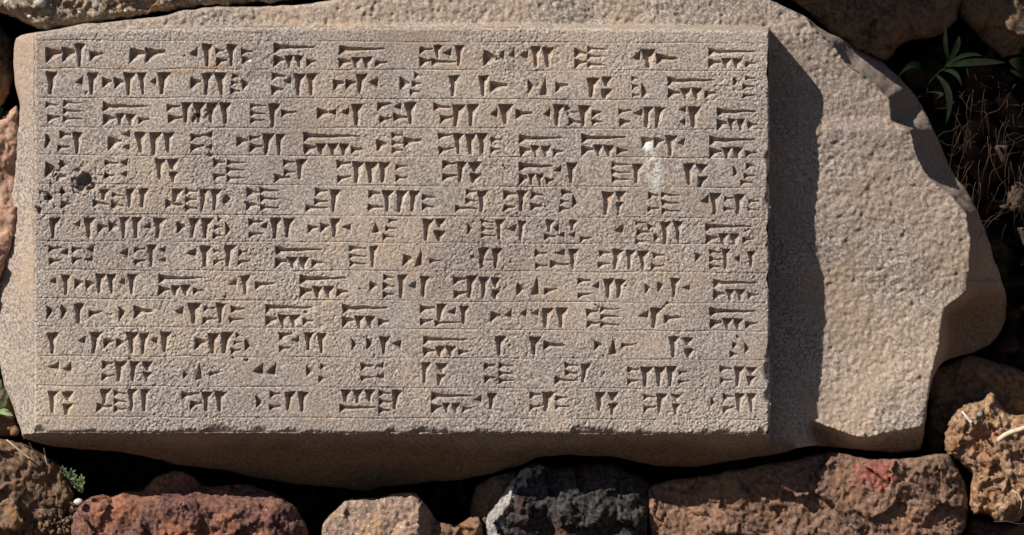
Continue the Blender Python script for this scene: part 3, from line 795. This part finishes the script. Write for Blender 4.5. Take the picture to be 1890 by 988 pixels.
stone('pink_stone', [(-170, 235), (-60, 225), (0, 222), (30, 196), (38, 240), (34, 300), (38, 350), (30, 420), (14, 470), (-4, 520), (-60, 560), (-170, 560)],
      38, 'pinkish tuff stone beside the left edge of the slab, lit by the sun', 'stone', M['pink'], seed=21, lump=12, R=16, bulge=8, step=3.2, rough=3)
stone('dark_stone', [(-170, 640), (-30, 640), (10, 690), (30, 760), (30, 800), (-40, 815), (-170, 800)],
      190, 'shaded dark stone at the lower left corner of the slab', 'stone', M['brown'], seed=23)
stone('soil_covered_stone', [(-160, 790), (-40, 800), (10, 812), (45, 822), (85, 838), (110, 862), (125, 885), (140, 915), (120, 935), (95, 960), (40, 985), (-20, 1010), (-160, 1040)],
      84, 'brown soil crusted stone under the lower left corner of the slab', 'stone', M['soil'], R=30, lump=12, wl=60, fine=3.2, grit=2.6, seed=25, step=3.0)
def red_top(px, py): return 34 * sstep(932, 900, py) * sstep(225, 275, px) - 16 * sstep(915, 935, py)
stone('red_scoria_stone', [(134, 952), (150, 930), (185, 914), (205, 918), (232, 904), (262, 906), (292, 880), (325, 870), (355, 880), (378, 898), (450, 896), (490, 905), (520, 918), (548, 940), (566, 985), (570, 1070), (340, 1110), (170, 1080), (138, 1010)],
      88, 'rust red scoria stone under the slab, the widest stone of the lower row', 'stone', M['red'], R=22, bulge=12, lump=11, wl=44, fine=3.0, grit=2.6, seed=27, step=2.8, facet=.55, cell=70, extra=red_top)
stone('tan_stone', [(594, 985), (600, 962), (614, 942), (634, 926), (650, 920), (690, 921), (735, 914), (768, 912), (782, 930), (806, 958), (820, 990), (828, 1060), (720, 1100), (610, 1070)],
      92, 'small tan stone between the red scoria stone and the black stone', 'stone', M['tan'], R=16, bulge=6, lump=8, wl=70, fine=2.2, grit=1.6, seed=29, step=2.4, facet=.35, cell=110,
      extra=lambda px, py: 1.6 * np.clip(px - 772, 0, None))
stone('reddish_rubble_stone', [(786, 972), (810, 962), (835, 972), (868, 956), (885, 954), (893, 975), (900, 1060), (840, 1080), (790, 1050)],
      118, 'small reddish rubble stone in the gap left of the black stone', 'stone', M['maroon'], R=12, bulge=5, lump=14, wl=26, fine=4, grit=2, seed=31, step=2.8)
def blk(px, py): return 1.35 * np.clip(958 - px, 0, None) * 0 + 26 * sstep(1035, 1020, px) * sstep(970, 1020, px)
stone('black_basalt_stone', [(897, 972), (906, 945), (922, 916), (940, 893), (962, 872), (985, 860), (1030, 862), (1075, 858), (1110, 856), (1150, 868), (1185, 884), (1199, 900), (1196, 960), (1180, 1030), (1090, 1090), (960, 1070), (900, 1010)],
      92, 'black jagged basalt stone with a pale sunlit left edge, below the middle of the slab', 'stone', M['black'], R=44, bulge=14, lump=17, wl=50, fine=3.6, grit=2.2, seed=33, step=2.6, facet=.75, cell=54, extra=blk)
stone('dark_stone', [(868, 940), (880, 900), (905, 882), (950, 868), (980, 874), (940, 1000), (890, 1010)],
      170, 'shaded dark stone in the gap behind the black stone', 'stone', M['brown'], seed=35, R=20, lump=8, step=3.5)
def long_top(px, py):
    return 26 * sstep(1480, 1330, px) + 4 * sstep(1480, 1500, px) + 7 * facets(px + 12 * noise2(px / 30, py / 30, 5), py, 120, 93) / 20
rs = stone('long_brown_stone', [(1196, 905), (1230, 888), (1300, 880), (1360, 868), (1420, 858), (1487, 846), (1530, 837), (1565, 840), (1600, 846), (1650, 848), (1690, 844), (1735, 836), (1755, 842), (1768, 868), (1783, 900), (1787, 940), (1776, 985), (1700, 1060), (1560, 1090), (1489, 1100), (1340, 1100), (1220, 1080), (1200, 1000)],
      100, 'long reddish brown stone with a rose red mineral patch, lower right under the slab', 'stone', M['maroon'], R=20, bulge=10, lump=8, wl=70, fine=2.8, grit=3.0, seed=39, step=2.8, rough=3, extra=long_top)
stone('clay_lump', [(1744, 815), (1752, 775), (1782, 748), (1815, 742), (1828, 722), (1842, 752), (1870, 770), (1960, 760), (2010, 860), (1985, 930), (1905, 925), (1880, 962), (1840, 962), (1822, 945), (1800, 950), (1790, 930), (1795, 880), (1775, 850), (1750, 840)],
      92, 'ochre clay lump with straw stuck in it at the right edge of the wall', 'clay lump', M['clay'], R=24, bulge=10, lump=26, wl=34, fine=5, grit=2, seed=41, step=2.6, facet=.6, cell=34)
stone('dark_stone', [(1715, 690), (1790, 660), (1900, 690), (1960, 760), (1880, 790), (1800, 770), (1760, 790), (1725, 860), (1712, 800)],
      265, 'shaded brown earth crusted stone behind the clay lump', 'stone', M['soil'], seed=43, R=24, lump=18)
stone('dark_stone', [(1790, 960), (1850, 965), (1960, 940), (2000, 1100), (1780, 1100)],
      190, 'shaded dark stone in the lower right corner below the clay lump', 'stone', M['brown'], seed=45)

# rose mineral patch: a crust lying on its stone
def skin(name, parent, poly, base_obj, mat, lift=.0016, seed=5):
    me = base_obj.data; n = len(me.vertices)
    co = np.empty(n * 3, np.float32); me.vertices.foreach_get('co', co); co = co.reshape(-1, 3)
    loc = np.array(base_obj.location)
    W = co + loc
    f = (DIST + W[:, 1]) / DIST
    px = W[:, 0] / f * 1000 + 945; py = 494 - (W[:, 2] - EYE) / f * 1000
    sd, _, _ = nearest(px.astype(float), py.astype(float), np.array(poly, float))
    sd = sd + 14 * fbm2(px.astype(float), py.astype(float), 14, 4, seed)
    nf = len(me.polygons); F = np.empty(nf * 4, np.int32); me.loops.foreach_get('vertex_index', F); F = F.reshape(-1, 4)
    m = (sd[F] > 0).all(1) & (W[F][:, :, 1].max(1) < .17)
    if not m.any(): return
    ids, inv = np.unique(F[m], return_inverse=True)
    C = co[ids].copy(); C[:, 1] -= lift * np.clip(sd[ids] / 6, .15, 1)
    return mesh_np(name, C, inv.reshape(-1, 4), mat, (0, 0, 0), base_obj, smooth=True)
cr = skin('mineral_patch', rs, [(1570, 850), (1600, 846), (1650, 848), (1652, 885), (1625, 905), (1590, 900), (1562, 915), (1568, 880)], rs, M['rose'])
if cr: cr['label'] = 'rose red mineral patch'
bs = [o for o in COL.objects if o.name == 'black_basalt_stone'][0]
cr = skin('sunlit_edge', bs, [(880, 990), (895, 950), (915, 905), (945, 875), (985, 858), (1005, 862), (960, 905), (935, 950), (925, 1000)], bs, M['grey'], seed=9)  # sunlit left edge of the black stone, its light painted in pale grey
if cr: cr['label'] = 'pale grey sunlit edge, sunlight put into its colour'

# ------------------------------------------------------------------ pebbles in the conglomerate
def pebble(name, px, py, d, r, mat, parent=None, sq=(1, .7, .8), seed=0, label=None, cat=None, group=None):
    u = np.linspace(0, math.pi, 9); v = np.linspace(0, 2 * math.pi, 13)[:-1]
    uu, vv = np.meshgrid(u, v, indexing='ij')
    n = np.stack([np.sin(uu) * np.cos(vv), np.sin(uu) * np.sin(vv), np.cos(uu)], -1).reshape(-1, 3)
    k = 1 + .12 * noise3(n[:, 0] * 1.7 + seed, n[:, 1] * 1.7, n[:, 2] * 1.7, seed)
    c = np.array(place(px, py, d))
    P = n * k[:, None] * np.array(sq) * r / 1000
    Fq = []
    for a in range(8):
        for b in range(12):
            Fq.append((a * 12 + b, a * 12 + (b + 1) % 12, (a + 1) * 12 + (b + 1) % 12, (a + 1) * 12 + b))
    if parent is not None:
        o = mesh_np(name, P + c - np.array(parent.location), np.array(Fq), mat, (0, 0, 0), parent, smooth=True)
    else:
        o = mesh_np(name, P + c, np.array(Fq), mat, tuple(c), smooth=True)
        tag(o, label, cat, group)
    return o
cong = [o for o in COL.objects if o.name == 'conglomerate_stone'][0]
me = cong.data; co = np.empty(len(me.vertices) * 3, np.float32); me.vertices.foreach_get('co', co)
co = co.reshape(-1, 3) + np.array(cong.location); f = (DIST + co[:, 1]) / DIST
cpx = co[:, 0] / f * 1000 + 945; cpy = 494 - (co[:, 2] - EYE) / f * 1000; cd = co[:, 1] * 1000
def depth_at(px, py):
    k = np.argmin((cpx - px) ** 2 + (cpy - py) ** 2 + np.clip(cd, 0, None) * .2); return float(cd[k])
for i, (x, y, r, mk) in enumerate([(28, 13, 7, 'pebble'), (178, 10, 9, 'pebble'), (74, 4, 12, 'pale_pebble'), (188, 31, 7, 'pebble'), (92, 12, 6, 'pebble'), (118, 33, 5, 'pale_pebble'), (148, 22, 5, 'pale_pebble'),
                                   (262, 6, 7, 'pebble'), (55, 30, 5, 'pale_pebble'), (232, 20, 4, 'pale_pebble'), (300, 6, 5, 'pebble'), (12, 4, 5, 'pale_pebble'), (205, 5, 6, 'pale_pebble')]):
    pebble('pebble', x, y, depth_at(x, y) + 1, r, M[mk], cong, seed=i)

stone('soil_heap', [(20, 1010), (70, 975), (105, 952), (140, 934), (160, 938), (152, 962), (150, 1000), (170, 1060), (60, 1090)],
      112, 'small heap of crumbly brown soil between the soil crusted stone and the red scoria stone', 'soil', M['soil'], R=20, bulge=4, lump=12, wl=24, fine=5, grit=3, seed=47, step=2.6, facet=.8, cell=16)
# ------------------------------------------------------------------ loose bits at the foot of the slab
pebble('pebble', 145, 927, 62, 9, M['pale_pebble'], sq=(1, .8, .75), seed=3, label='white pebble lying at the left end of the red scoria stone', cat='pebble')
pebble('pebble', 1809, 765, 66, 6, M['pebble'], sq=(1, .8, .85), seed=4, label='small grey pebble stuck in the top of the clay lump', cat='pebble')
pebble('pebble', 27, 796, 70, 10, M['soil'], sq=(.9, .9, 1), seed=7, label='brown earth clod at the lower left corner of the slab', cat='clod')
rng = random.Random(9)
Vs_, Fs_ = [], []
cl = []
for i in range(520):
    u = rng.random()
    x = 20 + 140 * u + rng.uniform(-30, 25); y = 985 - 60 * u + rng.uniform(-10, 30)
    if y < 925: y = 930
    r = 1.6 + 6.5 * rng.random() ** 2.2; c = Vector(place(x, y, 96 + rng.uniform(-10, 14)))
    vv = []; 
    for a in range(4):
        for b in range(6):
            th = math.pi * (a + .5) / 4; ph = math.tau * b / 6
            rr = r / 1000 * rng.uniform(.5, 1.3)
            vv.append(c + Vector((math.sin(th) * math.cos(ph), math.sin(th) * math.sin(ph), math.cos(th))) * rr)
    ff = [(a * 6 + b, a * 6 + (b + 1) % 6, (a + 1) * 6 + (b + 1) % 6, (a + 1) * 6 + b) for a in range(3) for b in range(6)] + [(0, 1, 2, 3), (0, 3, 4, 5), (18, 21, 20, 19), (18, 23, 22, 21)]
    cl.append((vv, ff))
Vj, Fj = join_np(cl)
o = mesh_np('loose_soil', Vj, Fj, M['soil'], (0, 0, 0), smooth=False); tag(o, 'crumbs of brown soil between the lower left stones', 'soil', kind='stuff')

def twig(name, pts, r0, r1, mat, label, cat, group=None):
    P = [place(*p) for p in pts]
    Q2 = []
    for i in range(len(P) - 1):
        for j in range(5): Q2.append([P[i][k] * (1 - j / 5) + P[i + 1][k] * j / 5 for k in range(3)])
    Q2.append(P[-1])
    Q3 = [Vector(q) for q in Q2]
    for _ in range(3):
        Q3 = [Q3[0]] + [(Q3[i - 1] + Q3[i] * 2 + Q3[i + 1]) / 4 for i in range(1, len(Q3) - 1)] + [Q3[-1]]
    v, f_ = surf_pts_tube(Q3, r0 / 1000, r1 / 1000)
    o = mesh_np(name, np.array([tuple(a) for a in v]), np.array(f_), mat, tuple(Q3[0]), smooth=True)
    tag(o, label, cat, group); return o
twig('straw', [(12, 812, 46), (32, 828, 44), (54, 846, 48)], 1.9, 1.6, M['straw'], 'pale straw lying on the soil crusted stone', 'straw')
twig('straw', [(81, 827, 60), (83, 842, 56), (87, 858, 58)], 1.5, 1.0, M['straw'], 'short pale straw standing beside the small green weed', 'straw')
twig('root', [(52, 814, 62), (62, 832, 56), (72, 845, 58), (78, 848, 64), (76, 862, 60), (82, 878, 62)], 1.1, .6, M['root'], 'thin brown root curling down under the lower left corner of the slab', 'root')
twig('stick', [(1844, 812, 66), (1858, 801, 50), (1880, 794, 44), (1915, 782, 40)], 5.5, 4.5, M['straw'], 'pale dry stick lying across the clay lump', 'stick')
twig('straw', [(1776, 760, 64), (1784, 770, 52), (1793, 780, 50)], 1.6, 3.8, M['pale_pebble'], 'short white wedge shaped straw in the clay lump', 'straw')
twig('root', [(1868, 905, 80), (1880, 912, 70), (1886, 925, 64), (1884, 940, 66)], 1.3, .6, M['straw'], 'fine pale root hanging from the clay lump', 'root')
twig('root', [(1835, 963, 80), (1860, 962, 70), (1880, 968, 62), (1900, 965, 60)], 1.0, .5, M['root'], 'thin brown root sticking out under the clay lump', 'root')

for k_, (x_, y_, dx_, dy_) in enumerate([(18, 838, 20, 12), (60, 872, -14, 18), (100, 905, 12, 14), (38, 905, 22, -6), (84, 940, 18, 10), (128, 900, 6, 20)]):
    twig('dry_stem', [(x_, y_, 66), (x_ + dx_ * .5, y_ + dy_ * .5 - 2, 56), (x_ + dx_, y_ + dy_, 62)], .8, .4, M['root'],
         ['thin brown grass blade on the soil crusted stone nearest its top left', 'thin brown grass blade under the short straw on the soil crusted stone', 'thin brown grass blade left of the small green weed',
          'thin brown grass blade on the middle of the soil crusted stone', 'thin brown grass blade low on the soil crusted stone', 'thin brown grass blade right below the small green weed'][k_], 'grass blade')
# weed between the lower left stones
def weed(name, base, d, stems, label, mat, cat='plant', leaf_w=4.0, leaf_l=9, seed=3):
    root = bpy.data.objects.new(name, None); COL.objects.link(root); root.location = place(base[0], base[1], d)
    tag(root, label, cat); rg = random.Random(seed); O = root.location
    for (tx, ty, n) in stems:
        pts = []
        for i in range(n + 1):
            u = i / n
            pts.append(place(base[0] + (tx - base[0]) * u + rg.uniform(-1, 1), base[1] + (ty - base[1]) * u, d - 18 * u * (1 + .3 * math.sin(u * 3))))
        v, f_ = surf_pts_tube(pts, .0009, .0004, 5)
        mesh_np('stem', np.array([tuple(a) for a in v]), np.array(f_), mat, tuple(O), root, smooth=True)
        lv = []
        for i in range(1, n + 1):
            for s in (-1, 1, 0):
                p = Vector(pts[i]); a = rg.uniform(.3, 1.1) * s + rg.uniform(-.2, .2)
                ln = leaf_l / 1000 * rg.uniform(.6, 1.15)
                tip = p + Vector((math.sin(a) * ln, -ln * rg.uniform(.1, .7), math.cos(a) * ln))
                lv.append(blade(p, tip, leaf_w / 1000 * rg.uniform(.7, 1.2), (0, -.001, 0), n=6))
        vv, ff = join_np(lv)
        mesh_np('foliage', vv, ff, mat, tuple(O), root, smooth=True)
weed('small_weed', (152, 910), 70, [(116, 868, 7), (124, 880, 6), (132, 872, 7), (136, 895, 5), (150, 884, 5), (148, 900, 4)],
     'small feathery green weed growing between the lower left stones', M['pale_leaf'], leaf_w=3.4, leaf_l=9)
weed('dim_weed', (150, 893), 190, [(178, 850, 6), (150, 855, 6), (170, 868, 5)], 'thin dark weed in the black gap under the slab', M['leaf'], leaf_w=2.4, leaf_l=9, seed=8)
weed('corner_weed', (-6, 232), 60, [(2, 205, 5), (12, 212, 5), (18, 222, 4), (-2, 212, 5)], 'tuft of green weed on top of the pink stone at the left edge', M['leaf'], leaf_w=3.2, leaf_l=9, seed=12)

# leafy plants
def leafy(name, stem_pts, leaves, label, mat, r=1.6):
    root = bpy.data.objects.new(name, None); COL.objects.link(root); O = place(*stem_pts[0]); root.location = O
    tag(root, label, 'plant')
    v, f_ = surf_pts_tube([place(*p) for p in stem_pts], r / 1000, r * .5 / 1000)
    mesh_np('stem', np.array([tuple(a) for a in v]), np.array(f_), mat, O, root, smooth=True)
    for (b, t, wd, bend) in leaves:
        v, f_ = blade(place(*b), place(*t), wd / 1000, tuple(k / 1000 for k in bend), n=12)
        mesh_np('leaf', np.array([tuple(a) for a in v]), np.array(f_), mat, O, root, smooth=True)
leafy('leafy_weed', [(1710, 178, 180), (1714, 155, 160), (1728, 138, 150), (1745, 124, 140), (1752, 105, 135)],
      [((1747, 122, 138), (1856, 116, 120), 14, (0, -10, 4)), ((1750, 112, 137), (1770, 66, 120), 12, (4, -8, 0)), ((1750, 110, 137), (1746, 50, 130), 9, (-4, -5, 0)),
       ((1714, 152, 160), (1655, 146, 130), 14, (2, -8, 30)), ((1728, 138, 150), (1745, 230, 120), 13, (14, -8, 8)), ((1747, 120, 138), (1815, 104, 120), 8, (0, -6, 10)),
       ((1712, 170, 165), (1722, 186, 130), 9, (20, -6, 4)), ((1735, 130, 150), (1775, 160, 130), 9, (6, -6, 10)), ((1712, 175, 170), (1690, 182, 140), 7, (0, -5, 3))],
      'leafy weed with long narrow leaves in the shade right of the slab', M['leaf'])
leafy('round_leaf_weed', [(1905, 160, 170), (1900, 130, 150), (1893, 118, 140)],
      [((1900, 125, 145), (1862, 112, 120), 26, (0, -8, 0)), ((1898, 112, 145), (1878, 84, 120), 14, (0, -6, 2)), ((1902, 140, 150), (1862, 128, 130), 10, (0, -6, -4))],
      'weed with a rounded leaf at the right edge above the dry roots', M['leaf'])
leafy('corner_leaf_weed', [(-8, 770, 120), (0, 750, 100), (6, 738, 80)],
      [((4, 742, 84), (14, 720, 60), 9, (3, -5, 0)), ((0, 752, 90), (10, 735, 66), 10, (4, -4, 0)), ((-4, 760, 110), (24, 768, 90), 12, (0, -4, 4)), ((-6, 735, 110), (2, 700, 80), 9, (0, -4, 0))],
      'small weed with green leaves at the lower left edge beside the slab', M['pale_leaf'])

# dry roots hanging over the bank on the right
rg = random.Random(21); tubes = []
for i in range(150):
    x = rg.uniform(1770, 1960); y = rg.uniform(150, 420)
    ang = rg.uniform(-.9, 1.9); L = rg.uniform(25, 110); pts = []; cx_, cy_ = x, y; d0 = rg.uniform(150, 180)
    for k in range(9):
        pts.append(place(cx_, cy_, d0 - 14 * math.sin(math.pi * k / 8)))
        cx_ += -math.cos(ang) * L / 8 * .6; cy_ += math.sin(ang) * L / 8 + L / 30; ang += rg.uniform(-.5, .5)
    tubes.append(surf_pts_tube(pts, rg.uniform(.3, .8) / 1000, .2 / 1000, 4))
v, f_ = join_np(tubes)
o = mesh_np('dry_rootlets', v, f_, M['root'], (0, 0, 0), smooth=True); tag(o, 'tangle of fine dry roots on the shaded bank right of the slab', 'roots', kind='stuff')

# ------------------------------------------------------------------ the wall goes on past the picture
rg = random.Random(33); names = ['brown', 'dusky', 'maroon', 'tan']
def around(cx, cy, rx, ry, depth, seed, step=11):
    n = 11; P = []
    for k in range(n):
        a = math.tau * k / n; j = rg.uniform(.86, 1.08); e = .72
        P.append((cx + rx * j * np.sign(math.cos(a)) * abs(math.cos(a)) ** e, cy + ry * j * np.sign(math.sin(a)) * abs(math.sin(a)) ** e))
    stone('wall_stone', P, depth, 'rough brown stone of the rubble wall around the slab, past the edge of the photo', 'stone', M[rg.choice(names)], step=step, seed=seed, R=45,
          lump=22, wl=90, group='rubble wall stones around the slab', rough=8)
sd_ = 400
for (cx, cy, rx, ry, dp) in [(-330, -40, 150, 130, 90), (-340, 250, 160, 130, 110), (-330, 540, 150, 130, 120), (-320, 830, 150, 130, 110), (-300, 1120, 170, 120, 110), (10, 1170, 150, 100, 110),
                             (340, 1220, 180, 100, 110), (700, 1200, 150, 90, 110), (1020, 1200, 160, 100, 100), (1340, 1215, 160, 100, 100), (1660, 1200, 160, 110, 110), (1980, 1210, 150, 100, 120),
                             (2220, 960, 180, 140, 130), (2210, 660, 160, 140, 150), (2240, 360, 170, 140, 150), (2260, 60, 170, 140, 140), (2200, -250, 180, 140, 120),
                             (1880, -210, 150, 110, 60), (1500, -235, 200, 150, -10), (1180, -240, 130, 120, 60), (830, -310, 180, 110, 60), (440, -330, 180, 120, 60), (60, -320, 180, 120, 60), (-320, -330, 170, 130, 90)]:
    sd_ += 7; around(cx, cy, rx, ry, dp, sd_)
